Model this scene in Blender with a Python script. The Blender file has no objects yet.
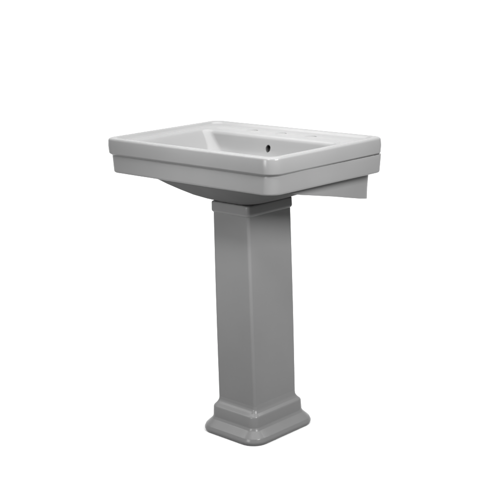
import bpy, bmesh, math
from mathutils import Vector, Matrix

scene = bpy.context.scene
col = scene.collection

# ------------------------------------------------------------------ sizes (metres)
HW = 0.3182          # half width of the basin
D = 0.4410           # basin depth; front face at y=0, wall side at y=D
H = 0.8468           # rim height
Z1 = H - 0.0472      # step between upper and lower band
Z2 = Z1 - 0.0485     # bottom of the lower band
PY = 0.2569          # pedestal centre (y)
ZC, ZCB = 0.6721, 0.6397   # collar top / bottom

# ------------------------------------------------------------------ materials
def new_mat(name):
    m = bpy.data.materials.new(name)
    m.use_nodes = True
    nt = m.node_tree
    return m, nt, nt.nodes['Principled BSDF']

def ceramic(name, base, rough):
    m, nt, b = new_mat(name)
    N, L = nt.nodes, nt.links
    tc = N.new('ShaderNodeTexCoord')
    n1 = N.new('ShaderNodeTexNoise')
    n1.inputs['Scale'].default_value = 5.0
    n1.inputs['Detail'].default_value = 4.0
    L.new(tc.outputs['Object'], n1.inputs['Vector'])
    ramp = N.new('ShaderNodeValToRGB')
    ramp.color_ramp.elements[0].position = 0.3
    ramp.color_ramp.elements[1].position = 0.7
    lo, hi = base * 0.96, base * 1.04
    ramp.color_ramp.elements[0].color = (lo, lo, lo, 1)
    ramp.color_ramp.elements[1].color = (hi, hi, hi, 1)
    L.new(n1.outputs['Fac'], ramp.inputs['Fac'])
    L.new(ramp.outputs['Color'], b.inputs['Base Color'])
    # roughness drifts a little over the glaze
    n2 = N.new('ShaderNodeTexNoise')
    n2.inputs['Scale'].default_value = 14.0
    n2.inputs['Detail'].default_value = 3.0
    L.new(tc.outputs['Object'], n2.inputs['Vector'])
    mr = N.new('ShaderNodeMapRange')
    mr.inputs['To Min'].default_value = rough * 0.8
    mr.inputs['To Max'].default_value = rough * 1.25
    L.new(n2.outputs['Fac'], mr.inputs['Value'])
    L.new(mr.outputs['Result'], b.inputs['Roughness'])
    # slow orange-peel waviness of fired glaze
    n3 = N.new('ShaderNodeTexNoise')
    n3.inputs['Scale'].default_value = 7.0
    n3.inputs['Detail'].default_value = 0.0
    L.new(tc.outputs['Object'], n3.inputs['Vector'])
    bp = N.new('ShaderNodeBump')
    bp.inputs['Strength'].default_value = 0.2
    bp.inputs['Distance'].default_value = 0.0010
    L.new(n3.outputs['Fac'], bp.inputs['Height'])
    L.new(bp.outputs['Normal'], b.inputs['Normal'])
    b.inputs['IOR'].default_value = 1.5; b.inputs['Specular IOR Level'].default_value = 0.12
    return m

CER = ceramic('glazed_ceramic', 0.076, 0.22)
BISQUE_SHADED = ceramic('unglazed_shaded_ceramic', 0.050, 0.7)  # matte underside; its shade is darkened into the base colour
BISQUE_SHADED.node_tree.nodes['Principled BSDF'].inputs['Specular IOR Level'].default_value = 0.02

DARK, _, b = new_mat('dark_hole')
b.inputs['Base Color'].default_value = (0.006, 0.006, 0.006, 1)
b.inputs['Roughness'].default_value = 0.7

CHROME, nt, b = new_mat('drain_metal')
b.inputs['Base Color'].default_value = (0.6, 0.6, 0.6, 1)
b.inputs['Metallic'].default_value = 1.0
b.inputs['Roughness'].default_value = 0.18

def paper(name, v):
    m, nt, b = new_mat(name)
    nz = nt.nodes.new('ShaderNodeTexNoise'); nz.inputs['Scale'].default_value = 30
    rp = nt.nodes.new('ShaderNodeValToRGB')
    rp.color_ramp.elements[0].color = (v, v, v, 1)
    rp.color_ramp.elements[1].color = (v * 1.04, v * 1.04, v * 1.04, 1)
    nt.links.new(nz.outputs['Fac'], rp.inputs['Fac'])
    nt.links.new(rp.outputs['Color'], b.inputs['Base Color'])
    b.inputs['Roughness'].default_value = 0.95
    b.inputs['Specular IOR Level'].default_value = 0.1
    return m
PAPER = paper('floor_paper', 0.39)
WALL = paper('backdrop_paper', 0.43)

# ------------------------------------------------------------------ mesh helpers
SEG = 12
def ring(x0, x1, y0, y1, rf, rb, z, sub=8):
    """rounded rectangle, anticlockwise from the front edge; front corners rf, back corners rb"""
    P = []
    cs = [((x1 - rf, y0 + rf), rf, -90), ((x1 - rb, y1 - rb), rb, 0),
          ((x0 + rb, y1 - rb), rb, 90), ((x0 + rf, y0 + rf), rf, 180)]
    for (c, r, a0) in cs:
        for k in range(SEG + 1):
            a = math.radians(a0 + 90 * k / SEG)
            P.append((c[0] + r * math.cos(a), c[1] + r * math.sin(a)))
    out = []
    n = SEG + 1
    for q in range(4):
        out += P[q * n:(q + 1) * n]
        a = P[(q + 1) * n - 1]; b_ = P[((q + 1) * n) % (4 * n)]
        for k in range(1, sub):
            t = k / sub
            out.append((a[0] + (b_[0] - a[0]) * t, a[1] + (b_[1] - a[1]) * t))
    return [(x, y, z) for x, y in out]

def fillet(pts, n=6):
    """pts: (a, z, r[, extra...]) polyline; corners with r>0 are rounded"""
    out = []
    for i, p in enumerate(pts):
        r = p[2]
        if i == 0 or i == len(pts) - 1 or r <= 0:
            out.append(p[:2]); continue
        P = Vector(p[:2]); A = Vector(pts[i - 1][:2]); B = Vector(pts[i + 1][:2])
        u = (A - P); v = (B - P); lu, lv = u.length, v.length
        u /= lu; v /= lv
        ang = u.angle(v)
        t = min(r / math.tan(ang / 2), lu * 0.49, lv * 0.49)
        p0, p1 = P + u * t, P + v * t
        for k in range(n + 1):
            s = k / n
            q = p0 * (1 - s) ** 2 + P * 2 * s * (1 - s) + p1 * s * s
            # nearer to a true arc than the plain quadratic
            out.append((q.x, q.y))
    return out

def loft(bm, rings, cap0=True, cap1=True):
    vs = [[bm.verts.new(p) for p in r] for r in rings]
    n = len(vs[0])
    for a, b_ in zip(vs, vs[1:]):
        for k in range(n):
            bm.faces.new((a[k], a[(k + 1) % n], b_[(k + 1) % n], b_[k]))
    if cap0: bm.faces.new(vs[0][::-1])
    if cap1: bm.faces.new(vs[-1])
    return vs

def obj(name, bm, mat, parent=None, smooth=True):
    bmesh.ops.recalc_face_normals(bm, faces=bm.faces[:])
    me = bpy.data.meshes.new(name)
    bm.to_mesh(me); bm.free()
    me.materials.append(mat)
    if smooth:
        me.polygons.foreach_set('use_smooth', [True] * len(me.polygons))
        me.set_sharp_from_angle(angle=math.radians(50))
    o = bpy.data.objects.new(name, me)
    col.objects.link(o)
    if parent is not None:
        o.parent = parent
        if parent == ROOT:
            o.matrix_parent_inverse = Matrix.Translation(-Vector(ROOT.location))
        else:
            o.matrix_parent_inverse = Matrix.Identity(4)
    return o

ROOT = bpy.data.objects.new('pedestal_sink', None)
col.objects.link(ROOT)
ROOT.location = (0, PY, 0)
ROOT.empty_display_size = 0.1
ROOT['label'] = 'grey glazed ceramic pedestal sink with rectangular stepped basin on a square column'
ROOT['category'] = 'sink'

# ------------------------------------------------------------------ basin
DX = -0.0005
def brect(of, os_, ob, z, rf, rb):
    # the right side runs a touch out of square, as fired ware does
    return [(x + max(x - DX, 0) / HW * 0.0042 * max(y, 0) / D, y, zz) for x, y, zz in ring(DX - HW + os_, DX + HW - os_, of, D - ob, rf, rb, z)]

bm = bmesh.new()
R = []
# outside of the upper band, going up, then over the rim
prof = fillet([(0.014, Z1, 0), (0.0080, Z1 + 0.0002, 0.001), (0.0012, Z1 + 0.0062, 0.004), (0.0, Z1 + 0.026, 0.0), (0.0012, H, 0.0075), (0.017, H, 0)], 7)
for o_, z in prof:
    ob = min(o_, 0.004) if z < H - 0.001 else o_ * 0.8
    R.append(brect(o_, o_, ob, z, max(0.036 - o_ * 0.5, 0.01), 0.028))
# lip, gently dished ledge and bowl: (front inset, side inset, back inset, z, corner radius)
inner = [
    (0.020, 0.020, 0.016, H - 0.0004, 0.026),
    (0.023, 0.0235, 0.019, H - 0.0022, 0.026),
    (0.026, 0.027, 0.022, H - 0.0055, 0.027),
    (0.029, 0.031, 0.026, H - 0.0072, 0.029),
    (0.036, 0.045, 0.050, H - 0.0084, 0.034),
    (0.043, 0.060, 0.085, H - 0.0098, 0.036),
    (0.047, 0.066, 0.099, H - 0.0110, 0.027),
    (0.050, 0.0700, 0.1035, H - 0.0138, 0.025),
    (0.053, 0.0740, 0.1062, H - 0.0175, 0.024),
    (0.058, 0.0800, 0.1080, H - 0.024, 0.024),
    (0.066, 0.0900, 0.1108, H - 0.036, 0.025),
    (0.076, 0.1030, 0.1150, H - 0.051, 0.028),
    (0.088, 0.1180, 0.1215, H - 0.067, 0.034),
    (0.102, 0.1360, 0.1310, H - 0.083, 0.044),
    (0.119, 0.1600, 0.1450, H - 0.099, 0.072),
    (0.140, 0.1950, 0.1640, H - 0.113, 0.060),
    (0.162, 0.2400, 0.1840, H - 0.122, 0.044),
    (0.184, 0.2850, 0.2080, H - 0.127, 0.022),
]
for f_, s_, b_, z, r in inner:
    R.append(brect(f_, s_, b_, z, r, r))
# hidden underside of this shell: the bowl's own shape about 12 mm thicker
under = []
for f_, s_, b_, z, r in reversed(inner[11:]):
    under.append(brect(f_ - 0.012, s_ - 0.012, b_ - 0.012, z - 0.012, r + 0.008, r + 0.008))
under.append(brect(0.055, 0.075, 0.100, Z1, 0.06, 0.06))
R = under + R
loft(bm, R, cap0=True, cap1=True)
basin = obj('basin', bm, CER, ROOT)

def cut(target, bmc):
    """boolean a cutter out of the basin and bake the result; the cutter is deleted"""
    me = bpy.data.meshes.new('cut'); bmesh.ops.recalc_face_normals(bmc, faces=bmc.faces[:])
    bmc.to_mesh(me); bmc.free()
    c = bpy.data.objects.new('cut', me); col.objects.link(c)
    md = target.modifiers.new('b', 'BOOLEAN'); md.operation = 'DIFFERENCE'; md.solver = 'EXACT'; md.object = c
    dg = bpy.context.evaluated_depsgraph_get(); dg.update()
    nm = bpy.data.meshes.new_from_object(target.evaluated_get(dg))
    target.modifiers.clear()
    old = target.data; target.data = nm; nm.name = 'basin'
    bpy.data.objects.remove(c); bpy.data.meshes.remove(old); bpy.data.meshes.remove(me)

def disc_loft(bm, centre, axis, prof, n=40, sx=1.0, cap=True):
    """prof: (radius, distance along axis)"""
    ax = Vector(axis).normalized()
    u = Vector((1, 0, 0)); v = ax.cross(u).normalized(); u = v.cross(ax).normalized()
    rings = []
    for r, t in prof:
        rings.append([tuple(Vector(centre) + ax * t + u * (r * sx * math.cos(2 * math.pi * k / n)) + v * (r * math.sin(2 * math.pi * k / n))) for k in range(n)])
    return loft(bm, rings, cap, cap)

HOLES = [(x, D - 0.066) for x in (-0.104, 0.006, 0.116)]
OVF = Vector((0.0, D - 0.1135, H - 0.0455))
OAX = Vector((0, -1, 0.20)).normalized()
bmc = bmesh.new()
for x, y in HOLES:
    disc_loft(bmc, (x, y, H), (0, 0, 1), [(0.0165, -0.0145), (0.0165, 0.01)])
disc_loft(bmc, OVF, OAX, [(0.0108, -0.016), (0.0108, 0.004), (0.0118, 0.02)], sx=0.85)
cut(basin, bmc)
me = basin.data
me.polygons.foreach_set('use_smooth', [True] * len(me.polygons))
me.set_sharp_from_angle(angle=math.radians(50))

# dark throat of the overflow
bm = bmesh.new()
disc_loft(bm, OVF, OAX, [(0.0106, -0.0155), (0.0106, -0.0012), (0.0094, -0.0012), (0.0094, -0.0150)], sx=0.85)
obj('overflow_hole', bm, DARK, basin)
# plugged faucet holes, a hair below the ledge
for x, y in HOLES:
    bm = bmesh.new()
    p = fillet([(0.0164, -0.0143, 0), (0.01645, -0.0094, 0.0006), (0.0125, -0.0091, 0.002), (0.0001, -0.0092, 0)])
    disc_loft(bm, (x, y, H), (0, 0, 1), p)
    obj('faucet_hole', bm, CER, basin)
# drain in the bottom of the bowl
bm = bmesh.new()
p = fillet([(0.030, -0.1275, 0), (0.031, -0.1225, 0.0015), (0.024, -0.1225, 0.0015), (0.021, -0.1262, 0.001), (0.0001, -0.1262, 0)])
disc_loft(bm, (0, D * 0.5 - 0.012, H), (0, 0, 1), p)
obj('drain', bm, CHROME, basin)

# lower band
bm = bmesh.new()
prof = fillet([(0.030, Z1 + 0.0020, 0), (0.0086, Z1 + 0.0020, 0.0005), (0.0084, Z1 - 0.0060, 0.004), (0.0085, Z2, 0.006), (0.04, Z2, 0), (0.068, Z2 + 0.0005, 0)], 6)
R = []
for o_, z in prof:
    k = (Z1 - z) / (Z1 - Z2)
    rg = ring(DX - HW + o_ + 0.005 * k, DX + HW - o_ - 0.005 * k, o_ - 0.001 * k, D - min(o_ * 0.15, 0.002) - (0.0 if z > Z2 + 0.001 else 0.001),
              max(0.032 - (o_ - 0.008) * 0.4, 0.008), 0.026, z)
    # the sides flare back out towards the wall
    R.append([(x + (x - DX) / HW * (0.0125 if x > DX else 0.0065) * max(y, 0) / D, y, zz) for x, y, zz in rg])
loft(bm, R, False, False)
obj('lower_band', bm, CER, basin)

# rounded hull under the bowl, resting in the pedestal's collar
bm = bmesh.new()
def hull_ring(a, bq, cy, z, e, n=96):
    P = []
    for k in range(n):
        t = 2 * math.pi * k / n
        c, s = math.cos(t), math.sin(t)
        P.append((a * math.copysign(abs(c) ** (2 / e), c), cy + bq * math.copysign(abs(s) ** (2 / e), s), z))
    return P
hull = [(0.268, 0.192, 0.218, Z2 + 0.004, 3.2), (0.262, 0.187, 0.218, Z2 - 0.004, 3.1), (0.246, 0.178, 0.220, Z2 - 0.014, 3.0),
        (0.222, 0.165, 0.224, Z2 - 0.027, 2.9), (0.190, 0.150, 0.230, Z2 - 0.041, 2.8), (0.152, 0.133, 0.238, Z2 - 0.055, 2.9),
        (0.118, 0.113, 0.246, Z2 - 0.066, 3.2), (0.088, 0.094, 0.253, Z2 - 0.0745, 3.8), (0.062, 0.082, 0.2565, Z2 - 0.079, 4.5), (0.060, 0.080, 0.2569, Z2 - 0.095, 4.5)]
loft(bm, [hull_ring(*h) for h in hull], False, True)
obj('bowl_underside', bm, BISQUE_SHADED, basin)

# deep skirt on the wall side: its side profile sweeps up towards the front
bm = bmesh.new()
SK = HW - 0.0395
line = [(0.080, Z2 + 0.001), (0.105, Z2 - 0.010), (0.146, 0.7310), (0.197, 0.7210), (0.240, 0.7125), (0.276, 0.7055), (0.339, 0.6918), (0.390, 0.6810), (D - 0.0015, 0.6725)]
ZT = Z2 + 0.004
RB = 0.034          # the panels turn inwards where they meet the wall
def zline(y):
    for (y0, z0), (y1, z1) in zip(line, line[1:]):
        if y <= y1: return z0 + (z1 - z0) * max(y - y0, 0) / (y1 - y0)
    return line[-1][1]
ye = line[-1][0]
ys = [y for y, z in line if y < ye - RB] + [ye - RB + RB * math.sin(math.pi / 2 * k / 10) for k in range(11)]
def side_section(sg, y):
    c = max(y - (ye - RB), 0.0)
    xo = SK - (RB - math.sqrt(max(RB * RB - c * c, 0.0)))
    xo += (RB - math.sqrt(max(RB * RB - c * c, 0.0))) * 0.55        # a shallow return, not a full quarter round
    xi_ = min(SK - 0.020, xo - 0.001)
    z = zline(y)
    lean = 0.09 * max(Z2 - z, 0)
    zm = z + (Z2 - z) * 0.4
    return [(DX + sg * (xo - lean * 1.0), y, z), (DX + sg * (xo - lean * 0.80), y, zm), (DX + sg * xo, y, ZT), (DX + sg * xi_, y, ZT), (DX + sg * (xi_ - lean), y, z)]
for sg in (-1, 1):
    loft(bm, [side_section(sg, y) for y in ys])
# rear panel between them, against the wall
xi = SK - 0.0215
for_back = [[(DX + q * xi, D - 0.020, 0.6800), (DX + q * xi, D - 0.0025, 0.6765), (DX + q * xi, D - 0.0025, ZT - 0.001), (DX + q * xi, D - 0.020, ZT - 0.001)] for q in (-0.985, 0.985)]
loft(bm, for_back)
obj('back_skirt', bm, CER, basin)

# ------------------------------------------------------------------ pedestal
def prect(hx, hy, z, r):
    return ring(-hx, hx, PY - hy, PY + hy, r, r, z)
bm = bmesh.new()
R = []
for k in range(13):
    t = k / 12
    z = 0.080 + (ZCB + 0.002 - 0.080) * t
    g = 0.0730 - 0.0045 * t + 0.0008 * math.sin(math.pi * t)
    R.append(prect(g, g + 0.0138 + 0.0052 * t, z, 0.0085))
loft(bm, R)
ped = obj('pedestal', bm, CER, ROOT)

bm = bmesh.new()
prof = fillet([(-0.030, ZCB, 0), (-0.006, ZCB - 0.001, 0.001), (-0.001, ZCB + 0.004, 0.002), (0.0, ZCB + 0.008, 0.004), (-0.0005, ZC, 0.005), (-0.030, ZC, 0)], 6)
loft(bm, [prect(0.0725 + o_, 0.0922 + o_, z, max(0.0105 + o_ * 0.2, 0.003)) for o_, z in prof])
obj('collar', bm, CER, ped)

bm = bmesh.new()
# offsets from the shaft: foot, sweep, riser, shoulder, shaft
prof = fillet([(-0.02, 0.0, 0), (0.0375, 0.0, 0.004), (0.0415, 0.009, 0.008), (0.0365, 0.019, 0.009), (0.0185, 0.036, 0.014), (0.0145, 0.043, 0.006),
               (0.0135, 0.0735, 0.008), (0.006, 0.0815, 0.006), (0.0014, 0.089, 0.018), (-0.0010, 0.112, 0), (-0.01, 0.1125, 0)], 8)
R = []
for o_, z in prof:
    r = 0.009 + max(o_, 0) * 0.98
    bl = min(max((z - 0.066) / 0.026, 0.0), 1.0)
    R.append(prect(0.0730 + o_, 0.0925 - 0.0058 * bl + o_, z, r))
loft(bm, R)
obj('plinth', bm, CER, ped)

# ------------------------------------------------------------------ setting: seamless white floor and backdrop
az = 0.7663
back = Vector((-math.sin(az), math.cos(az), 0)); side = Vector((math.cos(az), math.sin(az), 0))
def P(s, d, z): return tuple(side * s + back * d + Vector((0, 0, z)))
def sheet(name, rows, mat):
    bm = bmesh.new()
    V = [[bm.verts.new(p) for p in r] for r in rows]
    for a, b_ in zip(V, V[1:]):
        for k in range(len(a) - 1): bm.faces.new((a[k], a[k + 1], b_[k + 1], b_[k]))
    o = obj(name, bm, mat); o['kind'] = 'structure'
    return o
S = [-6, -3, 0, 3, 6]
sheet('floor', [[P(s, d, 0) for s in S] for d in (-5.5, -2, 0.5, 2.0)], PAPER)
rad = 1.0
sheet('backdrop', [[P(s, 2.0 + rad * math.sin(t), rad - rad * math.cos(t)) for s in S] for t in [math.pi / 2 * k / 16 for k in range(17)]] + [[P(s, 3.0, z) for s in S] for z in (2.5, 5.0)], WALL)

# ------------------------------------------------------------------ lamps: overhead and key softboxes, plus added fills
def area(name, loc, target, sx, sy, power, spread=180):
    l = bpy.data.lights.new(name, 'AREA'); l.shape = 'RECTANGLE'; l.size = sx; l.size_y = sy; l.energy = power; l.spread = math.radians(spread)   # narrow spreads are added so light falls off below the basin
    o = bpy.data.objects.new(name, l); col.objects.link(o)
    o.location = loc
    o.rotation_euler = (Vector(target) - Vector(loc)).to_track_quat('-Z', 'Y').to_euler()
    return o
area('overhead_softbox', P(0, 0.6, 4.2), P(0, 0.6, 0), 6.0, 4.5, 800)
area('key_softbox', (1.55, -0.10, 1.50), (0.1, 0.2, 0.88), 0.5, 0.5, 20.5, 76)
area('added_front_fill', (0.05, -1.25, 0.90), (0.0, 0.1, 0.62), 0.5, 0.5, 5.8, 80)  # unseen fill added to lift the collar and the pedestal's front
area('added_bowl_fill', (0.45, -0.85, 1.95), (0.0, 0.34, 0.88), 0.35, 0.35, 5.2, 40)  # unseen fill added to brighten the back wall of the bowl
for sgn in (-1, 1):
    area('added_backdrop_fill', P(3.6 * sgn, 0.6, 3.2), P(2.0 * sgn, 3.0, 1.6), 1.2, 1.2, 60)  # added pair, only there to whiten the greying backdrop corners

w = bpy.data.worlds.new("World"); scene.world = w; w.use_nodes = True
bg = w.node_tree.nodes['Background']
bg.inputs['Color'].default_value = (1, 1, 1, 1); bg.inputs['Strength'].default_value = 0.2

# ------------------------------------------------------------------ camera (solved from the photograph)
cam = bpy.data.cameras.new('camera'); co = bpy.data.objects.new('camera', cam); col.objects.link(co)
r = Vector((0.72492546, 0.68826649, -0.02779061)); u = Vector((-0.14558267, 0.19252067, 0.97043365)); f = Vector((-0.67326723, 0.69944623, -0.23976281))
M = Matrix((r, u, -f)).transposed().to_4x4()
M.translation = Vector((2.17664035, -2.01543758, 1.30043909))
co.matrix_world = M
cam.sensor_width = 36; cam.lens = 1158.197 / 501 * 36
cam.clip_end = 200
scene.camera = co

scene.view_settings.view_transform = 'Standard'
scene.view_settings.look = 'None'
scene.view_settings.gamma = 1
scene.view_settings.exposure = 0
